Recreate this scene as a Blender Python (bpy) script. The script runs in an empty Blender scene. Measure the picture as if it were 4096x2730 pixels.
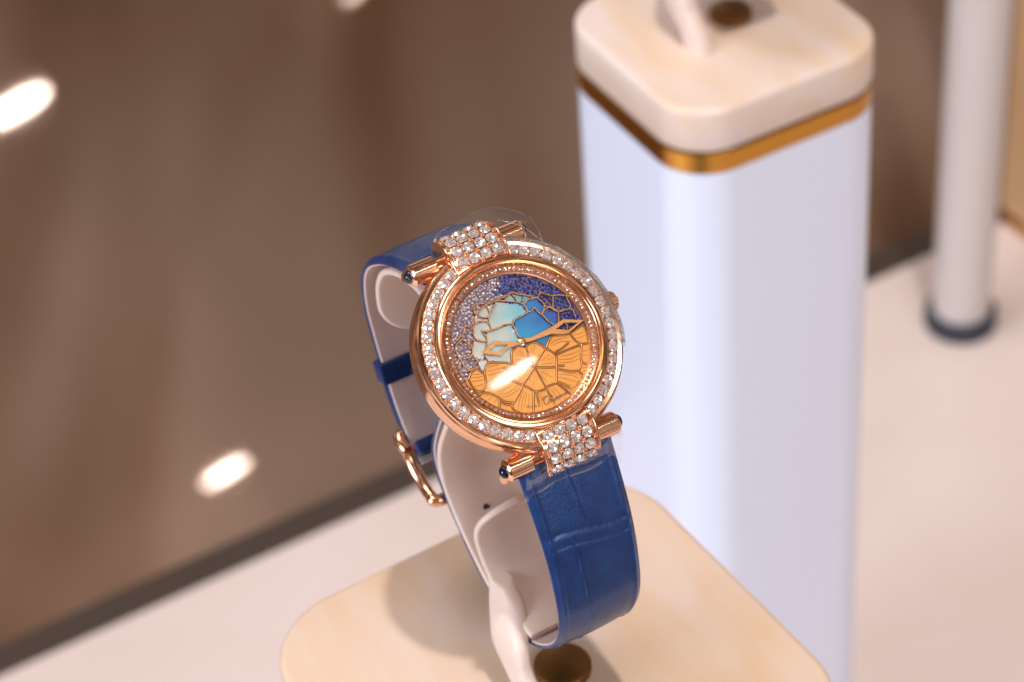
import bpy, bmesh, math, random
from mathutils import Vector, Matrix
from mathutils.geometry import tessellate_polygon
NET_PEARL = [[(-0.853,-0.198),(-0.795,-0.139),(-0.7,-0.089)],[(-0.924,-0.105),(-0.903,0.0),(-0.926,0.103),(-0.913,0.192),(-0.834,0.304),(-0.778,0.385),(-0.746,0.393)],[(-0.746,0.393),(-0.747,0.477),(-0.685,0.576),(-0.632,0.638),(-0.611,0.713),(-0.546,0.773),(-0.455,0.815),(-0.357,0.859),(-0.286,0.892)],[(-0.286,0.892),(-0.162,0.879),(-0.051,0.883),(0.019,0.892),(0.098,0.876),(0.204,0.911),(0.28,0.911)],[(-0.277,0.888),(-0.277,0.804),(-0.285,0.703)],[(-0.089,0.853),(-0.16,0.798),(-0.285,0.703)],[(-0.536,0.776),(-0.45,0.698),(-0.338,0.662),(-0.285,0.703)],[(-0.632,0.638),(-0.539,0.651),(-0.445,0.623),(-0.388,0.557)],[(-0.285,0.703),(-0.361,0.609),(-0.391,0.495),(-0.377,0.416)],[(-0.053,0.88),(0.069,0.819),(0.173,0.765),(0.295,0.704),(0.376,0.607),(0.386,0.456)],[(0.386,0.456),(0.245,0.436),(0.098,0.428),(0.011,0.365)],[(0.011,0.365),(-0.039,0.397),(-0.127,0.416),(-0.229,0.407),(-0.377,0.416),(-0.499,0.432),(-0.569,0.486)],[(-0.569,0.486),(-0.564,0.411),(-0.546,0.34),(-0.592,0.224),(-0.67,0.131),(-0.726,0.03),(-0.716,-0.079)],[(-0.746,0.393),(-0.7,0.336),(-0.581,0.271)],[(0.011,0.365),(0.019,0.261),(0.005,0.162),(0.032,0.088)],[(0.069,0.819),(0.213,0.886),(0.28,0.911)],[(0.261,0.887),(0.285,0.793),(0.297,0.71)],[(0.471,0.769),(0.382,0.683)],[(0.28,0.911),(0.362,0.835),(0.472,0.772),(0.561,0.71),(0.625,0.642)],[(0.376,0.607),(0.471,0.663),(0.596,0.649),(0.671,0.623),(0.725,0.516),(0.722,0.432),(0.601,0.318)],[(0.386,0.456),(0.463,0.455),(0.535,0.489),(0.554,0.397),(0.608,0.31),(0.656,0.168),(0.722,0.062)],[(0.599,0.314),(0.681,0.365),(0.746,0.384),(0.808,0.376),(0.899,0.253)],[(0.671,0.623),(0.788,0.712)],[(0.75,0.713),(0.851,0.629),(0.962,0.545)],[(0.966,0.543),(0.867,0.362)],[(0.727,0.441),(0.788,0.401),(0.844,0.361),(0.915,0.242)],[(0.967,0.554),(1.099,0.509),(1.2,0.447)],[(1.22,0.485),(1.182,0.369),(1.191,0.28),(1.145,0.214)],[(0.915,0.242),(1.04,0.226),(1.145,0.214)],[(1.145,0.214),(1.191,0.153),(1.178,-0.0)],[(0.915,0.242),(0.82,0.032)],[(0.872,0.032),(0.954,-0.024),(0.918,-0.136)],[(1.2,0.447),(1.31,0.401),(1.328,0.266)],[(-0.823,0.665),(-0.93,0.553),(-1.039,0.516),(-1.162,0.463)],[(-0.984,0.488),(-0.928,0.375),(-0.883,0.273),(-0.909,0.2)],[(-0.819,0.674),(-0.741,0.637),(-0.669,0.586)],[(-1.171,0.383),(-1.196,0.248),(-1.177,0.137)],[(-1.129,0.148),(-1.019,0.132),(-0.926,0.166)],[(-1.177,0.137),(-1.176,0.033),(-1.14,-0.086)],[(-1.14,-0.086),(-1.043,-0.086),(-0.953,-0.099)],[(-0.984,0.488),(-1.127,0.427),(-1.191,0.351)],[(-0.474,0.97),(-0.545,0.853),(-0.536,0.776)],[(-0.476,0.967),(-0.367,0.947),(-0.284,0.896)]]
NET_GOLD = [[(-1.201,-0.227),(-1.089,-0.133),(-0.972,-0.116),(-0.883,-0.258)],[(-0.883,-0.258),(-0.847,-0.2),(-0.787,-0.132),(-0.707,-0.103),(-0.527,-0.175),(-0.322,-0.282)],[(-0.322,-0.282),(-0.267,-0.143),(-0.2,-0.066),(-0.111,-0.041)],[(0.056,-0.121),(0.123,-0.076),(0.238,-0.087),(0.344,-0.179),(0.376,-0.266)],[(0.276,-0.098),(0.401,-0.26)],[(0.407,-0.269),(0.497,-0.181),(0.623,-0.107),(0.782,-0.142),(0.928,-0.203)],[(0.367,-0.284),(0.434,-0.323),(0.507,-0.458),(0.471,-0.579),(0.419,-0.662)],[(0.419,-0.662),(0.294,-0.903),(0.167,-0.922),(0.051,-0.914)],[(0.024,-0.945),(-0.149,-0.919),(-0.24,-0.801),(-0.325,-0.713)],[(-0.325,-0.713),(-0.411,-0.624),(-0.491,-0.528)],[(0.04,-0.492),(0.034,-0.332),(0.047,-0.139)],[(0.04,-0.492),(0.205,-0.383),(0.361,-0.281)],[(0.035,-0.5),(0.256,-0.604),(0.422,-0.664)],[(0.035,-0.5),(0.045,-0.714),(0.055,-0.906)],[(0.035,-0.5),(-0.143,-0.613),(-0.312,-0.708)],[(0.04,-0.492),(-0.162,-0.396),(-0.364,-0.279)],[(0.946,-0.21),(0.978,-0.361),(1.056,-0.468)],[(0.53,-0.457),(0.794,-0.459),(1.056,-0.468)],[(0.522,-0.408),(0.674,-0.392),(0.842,-0.346)],[(1.056,-0.468),(0.947,-0.654),(0.871,-0.811),(0.771,-0.885)],[(0.404,-0.698),(0.64,-0.84),(0.771,-0.885)],[(0.431,-0.647),(0.571,-0.695)],[(0.771,-0.885),(0.797,-0.969),(0.753,-1.024)],[(0.902,-0.761),(0.97,-0.843)],[(1.056,-0.468),(1.193,-0.504)],[(0.297,-0.904),(0.388,-1.005),(0.476,-1.11)],[(0.284,-0.93),(0.384,-1.119),(0.434,-1.234)],[(0.087,-0.909),(0.056,-1.031),(0.092,-1.13)],[(0.051,-0.914),(0.065,-1.098)],[(-0.182,-0.899),(-0.371,-1.244)],[(-0.136,-0.929),(-0.168,-1.019),(-0.197,-1.132)],[(-0.33,-0.721),(-0.445,-0.818),(-0.595,-0.92),(-0.679,-0.978),(-0.678,-1.061),(-0.598,-1.157)],[(-0.626,-0.938),(-0.768,-0.856),(-0.853,-0.727),(-0.964,-0.607),(-1.064,-0.55),(-1.163,-0.574)],[(-0.839,-0.785),(-0.897,-0.905)],[(-0.84,-0.795),(-0.772,-0.906),(-0.67,-0.961)],[(-0.883,-0.258),(-0.921,-0.387),(-0.979,-0.466),(-1.066,-0.512),(-1.156,-0.477),(-1.195,-0.384)],[(-1.201,-0.227),(-1.195,-0.384),(-1.163,-0.574)],[(-0.399,-0.369),(-0.51,-0.29)],[(1.256,-0.149),(1.247,-0.315),(1.196,-0.505)],[(0.928,-0.203),(1.073,-0.179),(1.256,-0.149)]]
ENGRAVE = [[(-0.762,-0.168),(-0.62,-0.186),(-0.545,-0.209)],[(-0.817,-0.234),(-0.577,-0.273),(-0.405,-0.318)],[(-0.849,-0.297),(-0.69,-0.323),(-0.519,-0.328)],[(-0.873,-0.386),(-0.725,-0.391)],[(-1.096,-0.168),(-1.018,-0.205),(-0.903,-0.233)],[(-1.15,-0.211),(-1.024,-0.26),(-0.905,-0.279)],[(-1.167,-0.287),(-1.034,-0.322),(-0.935,-0.339)],[(-1.169,-0.375),(-1.076,-0.404),(-0.972,-0.411)],[(-0.838,-0.613),(-0.687,-0.656),(-0.508,-0.645)],[(-0.793,-0.694),(-0.641,-0.734),(-0.428,-0.7)],[(-0.782,-0.757),(-0.624,-0.787),(-0.411,-0.753)],[(-1.094,-0.608),(-0.977,-0.632)],[(-1.058,-0.706),(-0.959,-0.682)],[(-0.95,-0.789),(-0.87,-0.761)],[(-0.606,-1.081),(-0.489,-0.924),(-0.349,-0.8)],[(-0.571,-1.138),(-0.454,-0.97),(-0.331,-0.85)],[(-0.479,-1.094),(-0.318,-0.876)],[(-0.416,-1.142),(-0.284,-0.907)],[(0.571,-0.506),(0.788,-0.555),(0.96,-0.565)],[(0.521,-0.559),(0.747,-0.633),(0.942,-0.62)],[(0.512,-0.618),(0.72,-0.685),(0.915,-0.693)],[(0.414,-0.807),(0.604,-0.908),(0.722,-1.021)],[(0.371,-0.847),(0.532,-0.962),(0.649,-1.075)],[(0.463,-0.797),(0.622,-0.874),(0.762,-0.965)],[(0.356,-0.919),(0.514,-1.08)],[(0.515,-0.23),(0.699,-0.217),(0.881,-0.251)],[(0.516,-0.272),(0.733,-0.279),(0.914,-0.356)],[(0.99,-0.254),(1.11,-0.279),(1.227,-0.269)],[(0.981,-0.314),(1.096,-0.347),(1.236,-0.336)],[(1.009,-0.6),(1.124,-0.613)],[(0.965,-0.662),(1.082,-0.694)],[(0.866,-0.872),(0.946,-0.889)],[(0.839,-0.924),(0.907,-0.942)],[(0.136,-1.003),(0.209,-1.285)],[(0.188,-0.987),(0.306,-1.267)],[(0.072,-1.042),(0.082,-1.318)],[(-0.098,-0.991),(-0.175,-1.266)],[(-0.799,-0.874),(-0.817,-0.918)],[(-0.738,-0.925),(-0.755,-0.966)],[(-0.164,-0.144),(-0.099,-0.239)],[(-0.226,-0.223),(-0.084,-0.329)],[(-0.072,-0.137),(-0.006,-0.305)],[(0.231,-0.121),(0.163,-0.24)],[(0.277,-0.309),(0.156,-0.373)],[(0.45,-0.483),(0.321,-0.478)],[(0.39,-0.566),(0.174,-0.507)],[(0.116,-0.618),(0.259,-0.808)],[(0.063,-0.658),(0.137,-0.84)],[(-0.089,-0.719),(-0.133,-0.805)],[(-0.125,-0.568),(-0.152,-0.714)],[(0.141,-0.168),(0.106,-0.3)],[(-0.101,-0.108),(-0.046,-0.298)],[(0.403,-0.404),(0.223,-0.454)]]
PEARL_PALE = [[(-0.482,0.785),(-0.357,0.859),(-0.268,0.843),(-0.285,0.724),(-0.334,0.671),(-0.446,0.707)],[(-0.268,0.822),(-0.219,0.854),(-0.097,0.835),(-0.16,0.798),(-0.271,0.718)],[(-0.557,0.764),(-0.441,0.673),(-0.351,0.636),(-0.387,0.567),(-0.535,0.66),(-0.62,0.654)],[(-0.066,0.854),(0.164,0.748),(0.317,0.663),(0.367,0.59),(0.372,0.472),(0.102,0.437),(0.015,0.374),(-0.131,0.429),(-0.373,0.425),(-0.382,0.533),(-0.329,0.637),(-0.276,0.699)],[(-0.632,0.638),(-0.45,0.614),(-0.396,0.55),(-0.386,0.42),(-0.556,0.491),(-0.541,0.349),(-0.577,0.28),(-0.737,0.389),(-0.72,0.507)],[(-0.79,0.37),(-0.594,0.266),(-0.67,0.131),(-0.726,0.03),(-0.854,0.032),(-0.912,0.129),(-0.895,0.205)],[(-0.876,-0.011),(-0.716,-0.037),(-0.729,-0.083),(-0.844,-0.202),(-0.892,-0.17),(-0.902,-0.083)],[(-0.48,0.428),(-0.234,0.398),(-0.028,0.375),(0.004,0.267),(0.005,0.162),(0.014,0.074),(-0.165,0.024),(-0.306,-0.252),(-0.52,-0.161),(-0.694,-0.077),(-0.708,0.043),(-0.594,0.225)],[(0.073,0.828),(0.235,0.887),(0.29,0.717)],[(0.289,0.865),(0.457,0.764),(0.375,0.682),(0.308,0.709)],[(0.475,0.756),(0.616,0.645),(0.467,0.654),(0.39,0.612),(0.376,0.671)]]
PEARL_BLUE = [[(0.417,0.601),(0.489,0.656),(0.634,0.638),(0.721,0.507),(0.717,0.435),(0.604,0.323),(0.535,0.489),(0.456,0.463),(0.391,0.464)],[(0.093,0.419),(0.382,0.447),(0.517,0.454),(0.599,0.314),(0.722,0.062),(0.61,-0.091),(0.407,-0.248),(0.28,-0.09),(0.077,0.027),(0.005,0.162),(0.031,0.277)],[(0.608,0.31),(0.744,0.381),(0.895,0.244),(0.849,0.105),(0.818,0.033),(0.732,0.059)]]
PETAL_EDGE = [(-1.201,-0.227),(-1.089,-0.133),(-0.972,-0.116),(-0.883,-0.258),(-0.787,-0.132),(-0.707,-0.103),(-0.527,-0.175),(-0.328,-0.274),(-0.262,-0.145),(-0.2,-0.066),(-0.111,-0.041),(0.051,-0.109),(0.136,-0.071),(0.276,-0.098),(0.403,-0.257),(0.497,-0.181),(0.625,-0.104),(0.782,-0.142),(0.929,-0.199),(1.073,-0.179),(1.256,-0.149),(1.247,-0.315),(1.196,-0.505)]
SCRIPT = [[(0.026,-1.096),(-0.002,-1.075),(-0.053,-1.09),(-0.096,-1.138),(-0.099,-1.192),(-0.058,-1.207),(-0.009,-1.193)],[(-0.002,-1.075),(-0.053,-1.07),(-0.098,-1.082),(-0.107,-1.11),(-0.083,-1.112)],[(0.08,-1.095),(0.032,-1.135),(-0.026,-1.197)],[(0.0,-1.174),(0.043,-1.149),(0.051,-1.164),(0.018,-1.198),(0.05,-1.2)],[(0.088,-1.157),(0.053,-1.177),(0.057,-1.201),(0.092,-1.19),(0.088,-1.157)],[(0.138,-1.155),(0.047,-1.251)],[(0.11,-1.186),(0.154,-1.164),(0.158,-1.186),(0.11,-1.209)],[(0.229,-1.159),(0.189,-1.162),(0.171,-1.192),(0.199,-1.193),(0.234,-1.164),(0.215,-1.2)],[(0.257,-1.159),(0.234,-1.196)],[(0.244,-1.179),(0.277,-1.161),(0.293,-1.177)],[(0.356,-1.156),(0.323,-1.157),(0.304,-1.182),(0.33,-1.184),(0.373,-1.154),(0.402,-1.079)],[(0.373,-1.154),(0.361,-1.194)]]
SMALL_TEXT = [[(-0.395,-1.1),(-0.41,-1.088),(-0.43,-1.089),(-0.428,-1.101),(-0.409,-1.112),(-0.406,-1.124),(-0.426,-1.125),(-0.441,-1.113)],[(-0.376,-1.103),(-0.38,-1.143),(-0.356,-1.118),(-0.357,-1.151),(-0.331,-1.118)],[(-0.324,-1.164),(-0.309,-1.127)],[(-0.254,-1.149),(-0.269,-1.138),(-0.288,-1.141),(-0.285,-1.152),(-0.266,-1.162),(-0.263,-1.173),(-0.282,-1.176),(-0.297,-1.166)],[(-0.192,-1.162),(-0.208,-1.152),(-0.228,-1.155),(-0.224,-1.166),(-0.203,-1.175),(-0.199,-1.187),(-0.22,-1.19),(-0.236,-1.18)],[(0.467,-1.169),(0.456,-1.131),(0.485,-1.149),(0.492,-1.116),(0.513,-1.151)],[(0.54,-1.153),(0.542,-1.109),(0.579,-1.136)],[(0.542,-1.138),(0.565,-1.127)],[(0.621,-1.128),(0.602,-1.093),(0.624,-1.085),(0.646,-1.094),(0.641,-1.116),(0.621,-1.128)],[(0.707,-1.079),(0.678,-1.095),(0.657,-1.062),(0.686,-1.045)],[(0.668,-1.078),(0.691,-1.065)]]
HOUR = [[(-0.775,0.103),(-0.438,0.212),(-0.289,0.122),(-0.089,0.045),(-0.04,-0.029),(-0.241,0.004),(-0.325,-0.013),(-0.454,-0.074)],[(-0.633,0.085),(-0.471,0.148),(-0.253,0.065),(-0.443,-0.03)]]
MINUTE = [[(0.05,0.046),(0.191,0.002),(0.62,0.024),(0.912,0.075),(1.281,-0.089),(0.904,-0.195),(0.749,-0.152),(0.586,-0.084),(0.161,-0.057),(0.024,-0.027)],[(0.71,-0.037),(0.912,0.012),(1.142,-0.088),(0.912,-0.146)]]

random.seed(7)
R = math.radians
S = bpy.context.scene
C = S.collection
AZ = R(28); EL = R(39)            # azimuth of the watch's cross axis, backward tilt of its dial
S.unit_settings.system = 'METRIC'; S.unit_settings.scale_length = 0.01     # one unit is one centimetre

# ------------------------------------------------------------------ node materials
def newmat(name):
    m = bpy.data.materials.new(name); m.use_nodes = True
    nt = m.node_tree; b = nt.nodes['Principled BSDF']
    return m, nt, b
def pbr(name, col, rough=.5, metal=0., spec=.5, coat=0., noise=None, bump=None, rvar=None, sheen=0., sss=0.):
    m, nt, b = newmat(name); L = nt.links; N = nt.nodes
    b.inputs['Base Color'].default_value = (*col, 1); b.inputs['Roughness'].default_value = rough
    b.inputs['Metallic'].default_value = metal; b.inputs['Specular IOR Level'].default_value = spec
    b.inputs['Coat Weight'].default_value = coat; b.inputs['Coat Roughness'].default_value = .05
    b.inputs['Sheen Weight'].default_value = sheen
    if sss:
        b.inputs['Subsurface Weight'].default_value = sss; b.inputs['Subsurface Radius'].default_value = (.4, .3, .25); b.inputs['Subsurface Scale'].default_value = .6
    tc = N.new('ShaderNodeTexCoord')
    def nz(scale, detail=4, stretch=None):
        t = N.new('ShaderNodeTexNoise'); t.inputs['Scale'].default_value = scale; t.inputs['Detail'].default_value = detail
        if stretch:
            mp = N.new('ShaderNodeMapping'); mp.inputs['Scale'].default_value = stretch
            L.new(tc.outputs['Object'], mp.inputs['Vector']); L.new(mp.outputs['Vector'], t.inputs['Vector'])
        else: L.new(tc.outputs['Object'], t.inputs['Vector'])
        return t
    if noise:
        sc, c2 = noise[0], noise[1]; st = noise[2] if len(noise) > 2 else None
        t = nz(sc, 9, st); t.inputs['Distortion'].default_value = .6; r = N.new('ShaderNodeValToRGB')
        r.color_ramp.elements[0].position = .32; r.color_ramp.elements[1].position = .68
        r.color_ramp.elements[0].color = (*col, 1); r.color_ramp.elements[1].color = (*c2, 1)
        L.new(t.outputs['Fac'], r.inputs['Fac']); L.new(r.outputs['Color'], b.inputs['Base Color'])
    if rvar:
        t = nz(rvar[0]); mr = N.new('ShaderNodeMapRange'); mr.inputs['To Min'].default_value = rvar[1]; mr.inputs['To Max'].default_value = rvar[2]
        L.new(t.outputs['Fac'], mr.inputs['Value']); L.new(mr.outputs['Result'], b.inputs['Roughness'])
    if bump:
        t = nz(bump[0], 6, bump[3] if len(bump) > 3 else None); bp = N.new('ShaderNodeBump'); bp.inputs['Strength'].default_value = bump[1]; bp.inputs['Distance'].default_value = bump[2]
        L.new(t.outputs['Fac'], bp.inputs['Height']); L.new(bp.outputs['Normal'], b.inputs['Normal'])
    return m
M = {}
M['rose'] = pbr('rose_gold', (.94, .54, .33), .13, 1, rvar=(6, .08, .2), bump=(9, .03, .02))
M['rose_dark'] = pbr('rose_gold_setting', (.78, .38, .22), .3, 1)
M['net'] = pbr('gold_tracery', (.60, .30, .14), .28, .9)
M['net_dark'] = pbr('dark_gold_tracery', (.42, .19, .065), .32, .9)
M['net_line'] = pbr('engraved_line', (.36, .15, .045), .45, .4)
M['hand'] = pbr('gold_hand', (.70, .34, .12), .3, 1)
M['petal'] = pbr('gold_petal', (.76, .31, .055), .45, .12, noise=(3, (.84, .38, .08)), bump=(60, .08, .01))
M['dialbase'] = pbr('dial_ground', (.16, .11, .13), .4, .4)
M['sapphire'] = pbr('sapphire_cabochon', (.002, .004, .02), .08, 0, .5)
M['ink'] = pbr('navy_print', (.02, .01, .08), .5)
M['ink_grey'] = pbr('grey_print', (.16, .09, .08), .5)
M['cream'] = pbr('cream_leatherette', (.80, .66, .60), .42, 0, .4, noise=(.8, (.76, .60, .51)), bump=(30, .06, .02))
M['cap'] = pbr('cream_lacquered_wood', (.79, .67, .62), .33, 0, .5, noise=(.75, (.76, .57, .41), (1, .3, 1)), bump=(2.5, .05, .03))
M['cap_near'] = pbr('tan_lacquered_wood', (.74, .60, .52), .33, 0, .5, noise=(.6, (.70, .49, .32), (1, .3, 1)), bump=(2.5, .05, .03))
M['table'] = pbr('pale_stone_tabletop', (.83, .71, .67), .35, 0, .5, noise=(.12, (.78, .65, .60)))
M['dark_strip'] = pbr('dark_strip_brown', (.065, .045, .033), .5)
M['brass'] = pbr('brushed_brass', (.58, .28, .05), .22, 1, bump=(6, .08, .02, (1, 1, 30)))
M['body'] = pbr('white_lacquer', (.76, .81, .96), .32, 0, .5, coat=.25)
M['tube'] = pbr('frosted_white_tube', (.60, .54, .51), .3, 0, .5)
M['navy_ring'] = pbr('navy_rubber_ring', (.02, .026, .045), .5)
M['lining'] = pbr('beige_strap_lining', (.66, .52, .50), .6, bump=(40, .1, .01))
M['keeper'] = pbr('blue_leather', (.005, .028, .12), .42, 0, .4, bump=(25, .2, .02))
M['bronze'] = pbr('bronze_base', (.24, .11, .03), .4, .8)
M['whitestrap'] = pbr('pale_lilac_leather', (.62, .60, .72), .4)
M['tanwood'] = pbr('tan_wood', (.50, .28, .13), .4, noise=(.3, (.62, .40, .22), (1, 1, .2)))

def leather():
    m, nt, b = newmat('blue_alligator_leather'); N = nt.nodes; L = nt.links
    tc = N.new('ShaderNodeTexCoord')
    t = N.new('ShaderNodeTexNoise'); t.inputs['Scale'].default_value = 3.5; t.inputs['Detail'].default_value = 8
    L.new(tc.outputs['Object'], t.inputs['Vector'])
    r = N.new('ShaderNodeValToRGB'); r.color_ramp.elements[0].position = .35; r.color_ramp.elements[1].position = .7
    r.color_ramp.elements[0].color = (.003, .030, .135, 1); r.color_ramp.elements[1].color = (.004, .048, .185, 1)
    L.new(t.outputs['Fac'], r.inputs['Fac']); L.new(r.outputs['Color'], b.inputs['Base Color'])
    b.inputs['Roughness'].default_value = .36; b.inputs['Specular IOR Level'].default_value = .62
    b.inputs['Metallic'].default_value = .25; b.inputs['Coat Weight'].default_value = .45; b.inputs['Coat Roughness'].default_value = .22; b.inputs['Coat Tint'].default_value = (.5, .75, 1, 1)
    n2 = N.new('ShaderNodeTexNoise'); n2.inputs['Scale'].default_value = 22; n2.inputs['Detail'].default_value = 8
    L.new(tc.outputs['Object'], n2.inputs['Vector'])
    n3 = N.new('ShaderNodeTexVoronoi'); n3.inputs['Scale'].default_value = 9; n3.feature = 'DISTANCE_TO_EDGE'
    L.new(tc.outputs['Object'], n3.inputs['Vector'])
    ad = N.new('ShaderNodeMath'); ad.operation = 'MULTIPLY_ADD'; ad.inputs[1].default_value = .5
    L.new(n3.outputs['Distance'], ad.inputs[0]); L.new(n2.outputs['Fac'], ad.inputs[2])
    bp = N.new('ShaderNodeBump'); bp.inputs['Strength'].default_value = .3; bp.inputs['Distance'].default_value = .03
    L.new(ad.outputs[0], bp.inputs['Height']); L.new(bp.outputs['Normal'], b.inputs['Normal'])
    return m
M['leather'] = leather()

def gemmat(name, col, dark, mixf=.45, rough=.03):
    m, nt, b = newmat(name); N = nt.nodes; L = nt.links
    b.inputs['Base Color'].default_value = (*col, 1); b.inputs['Roughness'].default_value = rough
    b.inputs['Metallic'].default_value = 1.0
    tc = N.new('ShaderNodeTexCoord'); v = N.new('ShaderNodeTexVoronoi'); v.inputs['Scale'].default_value = 22
    L.new(tc.outputs['Object'], v.inputs['Vector'])
    d = N.new('ShaderNodeBsdfDiffuse'); rr = N.new('ShaderNodeValToRGB')
    rr.color_ramp.elements[0].color = (*dark, 1); rr.color_ramp.elements[1].color = (*col, 1)
    sp = N.new('ShaderNodeSeparateColor'); L.new(v.outputs['Color'], sp.inputs['Color']); L.new(sp.outputs['Red'], rr.inputs['Fac'])
    L.new(rr.outputs['Color'], d.inputs['Color'])
    mx = N.new('ShaderNodeMixShader'); mx.inputs['Fac'].default_value = mixf
    out = N['Material Output']; L.new(b.outputs['BSDF'], mx.inputs[1]); L.new(d.outputs['BSDF'], mx.inputs[2]); L.new(mx.outputs['Shader'], out.inputs['Surface'])
    return m
M['diamond'] = gemmat('white_diamond', (1.0, .93, .90), (.45, .33, .31), .36)
M['diamond_small'] = gemmat('small_rose_lit_diamond', (1.0, .80, .66), (.35, .2, .14), .3)
M['snow_pale'] = gemmat('pale_lilac_diamond', (.90, .80, .84), (.38, .31, .36), .55)
M['snow_blue'] = gemmat('blue_sapphire', (.07, .14, .66), (.006, .010, .09), .5)

def film_mat(name, milk, strength, gain=1.0, scale=3.0):
    m, nt, b = newmat(name); N = nt.nodes; L = nt.links; N.remove(b)
    tc = N.new('ShaderNodeTexCoord'); t = N.new('ShaderNodeTexNoise'); t.inputs['Scale'].default_value = scale; t.inputs['Detail'].default_value = 3
    t.inputs['Distortion'].default_value = 1.2
    L.new(tc.outputs['Object'], t.inputs['Vector'])
    bp = N.new('ShaderNodeBump'); bp.inputs['Strength'].default_value = strength; bp.inputs['Distance'].default_value = .15
    L.new(t.outputs['Fac'], bp.inputs['Height'])
    g = N.new('ShaderNodeBsdfGlossy'); g.inputs['Roughness'].default_value = .05; L.new(bp.outputs['Normal'], g.inputs['Normal'])
    tr = N.new('ShaderNodeBsdfTransparent'); df = N.new('ShaderNodeBsdfDiffuse'); df.inputs['Color'].default_value = (.8, .8, .85, 1)
    fr = N.new('ShaderNodeFresnel'); fr.inputs['IOR'].default_value = 1.5; L.new(bp.outputs['Normal'], fr.inputs['Normal'])
    mu = N.new('ShaderNodeMath'); mu.operation = 'MULTIPLY'; mu.inputs[1].default_value = gain; mu.use_clamp = True; L.new(fr.outputs['Fac'], mu.inputs[0])
    m1 = N.new('ShaderNodeMixShader'); m1.inputs['Fac'].default_value = milk; L.new(tr.outputs[0], m1.inputs[1]); L.new(df.outputs[0], m1.inputs[2])
    m2 = N.new('ShaderNodeMixShader'); L.new(mu.outputs[0], m2.inputs['Fac']); L.new(m1.outputs[0], m2.inputs[1]); L.new(g.outputs[0], m2.inputs[2])
    L.new(m2.outputs[0], N['Material Output'].inputs['Surface'])
    return m
M['crystal'] = film_mat('sapphire_crystal', 0, 0, 1.0)
M['film_crease'] = film_mat('creased_clear_film', .05, .75, .75, 4.5)
M['film'] = film_mat('clear_protective_film', .01, .3, .14, 1.3)

def pearl_mat(name, stops, scale):
    m, nt, b = newmat(name); N = nt.nodes; L = nt.links
    tc = N.new('ShaderNodeTexCoord'); t = N.new('ShaderNodeTexNoise'); t.inputs['Scale'].default_value = scale; t.inputs['Detail'].default_value = 2; t.inputs['Distortion'].default_value = .8
    L.new(tc.outputs['Object'], t.inputs['Vector'])
    sx = N.new('ShaderNodeSeparateXYZ'); L.new(tc.outputs['Object'], sx.inputs['Vector'])
    a = N.new('ShaderNodeMath'); a.operation = 'MULTIPLY_ADD'; a.inputs[1].default_value = .55; a.inputs[2].default_value = .12; L.new(sx.outputs['X'], a.inputs[0])
    c = N.new('ShaderNodeMath'); c.operation = 'MULTIPLY_ADD'; c.inputs[1].default_value = .8; L.new(t.outputs['Fac'], c.inputs[0]); L.new(a.outputs[0], c.inputs[2])
    r = N.new('ShaderNodeValToRGB'); e = r.color_ramp.elements
    e[0].position = stops[0][0]; e[0].color = (*stops[0][1], 1); e[1].position = stops[-1][0]; e[1].color = (*stops[-1][1], 1)
    for p, cc in stops[1:-1]:
        x = e.new(p); x.color = (*cc, 1)
    L.new(c.outputs[0], r.inputs['Fac']); L.new(r.outputs['Color'], b.inputs['Base Color'])
    b.inputs['Roughness'].default_value = .22; b.inputs['Coat Weight'].default_value = .4; b.inputs['Sheen Weight'].default_value = .2
    return m
M['pearl'] = pearl_mat('pale_mother_of_pearl', [(.1, (.58, .60, .56)), (.42, (.46, .53, .50)), (.62, (.27, .50, .55)), (.9, (.10, .42, .54))], 1.6)
M['pearl_blue'] = pearl_mat('blue_mother_of_pearl', [(.42, (.0, .33, .46)), (.6, (.0, .24, .52)), (.9, (.0, .08, .34))], .8)

# ------------------------------------------------------------------ mesh helpers
def tag(o, label=None, cat=None, group=None, kind=None):
    for k, v in (('label', label), ('category', cat), ('group', group), ('kind', kind)):
        if v: o[k] = v
    return o
def thing(name, label, cat, loc, rz=0, group=None):
    o = bpy.data.objects.new(name, None); C.objects.link(o); o.empty_display_size = .3
    o.location = loc; o.rotation_euler = (0, 0, rz)
    return tag(o, label, cat, group)
def obj(name, bm, mat, parent=None, smooth=None, label=None, kind=None):
    me = bpy.data.meshes.new(name); bm.to_mesh(me); bm.free(); me.materials.append(mat)
    o = bpy.data.objects.new(name, me); C.objects.link(o)
    if smooth is not None:
        for p in me.polygons: p.use_smooth = True
        if smooth < 180:
            bm2 = bmesh.new(); bm2.from_mesh(me)
            for e in bm2.edges:
                if len(e.link_faces) == 2 and e.calc_face_angle(0) > R(smooth): e.smooth = False
            bm2.to_mesh(me); bm2.free()
    o.parent = parent
    return tag(o, label=label, kind=kind)
def nobm(): return bmesh.new()
def addm(bm, vs, fs):
    v = [bm.verts.new(p) for p in vs]
    for f in fs:
        try: bm.faces.new([v[i] for i in f])
        except ValueError: pass
    return v
def lathe(bm, prof, n, T, closed=True, a0=0, a1=2*math.pi):
    """prof: (r, w) pairs round the local w axis; T maps (u,v,w) to the mesh"""
    full = abs(a1-a0-2*math.pi) < 1e-6; k = n if full else n+1; m = len(prof)
    vs = []
    for i in range(k):
        a = a0+(a1-a0)*i/n
        for r, w in prof: vs.append(T(r*math.cos(a), r*math.sin(a), w))
    fs = []
    for i in range(n):
        j = (i+1) % k
        for q in range(m if closed else m-1):
            q2 = (q+1) % m; fs.append((i*m+q, j*m+q, j*m+q2, i*m+q2))
    if not full and closed: fs.append(tuple(range(m))[::-1]); fs.append(tuple(n*m+q for q in range(m)))
    addm(bm, vs, fs)
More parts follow.
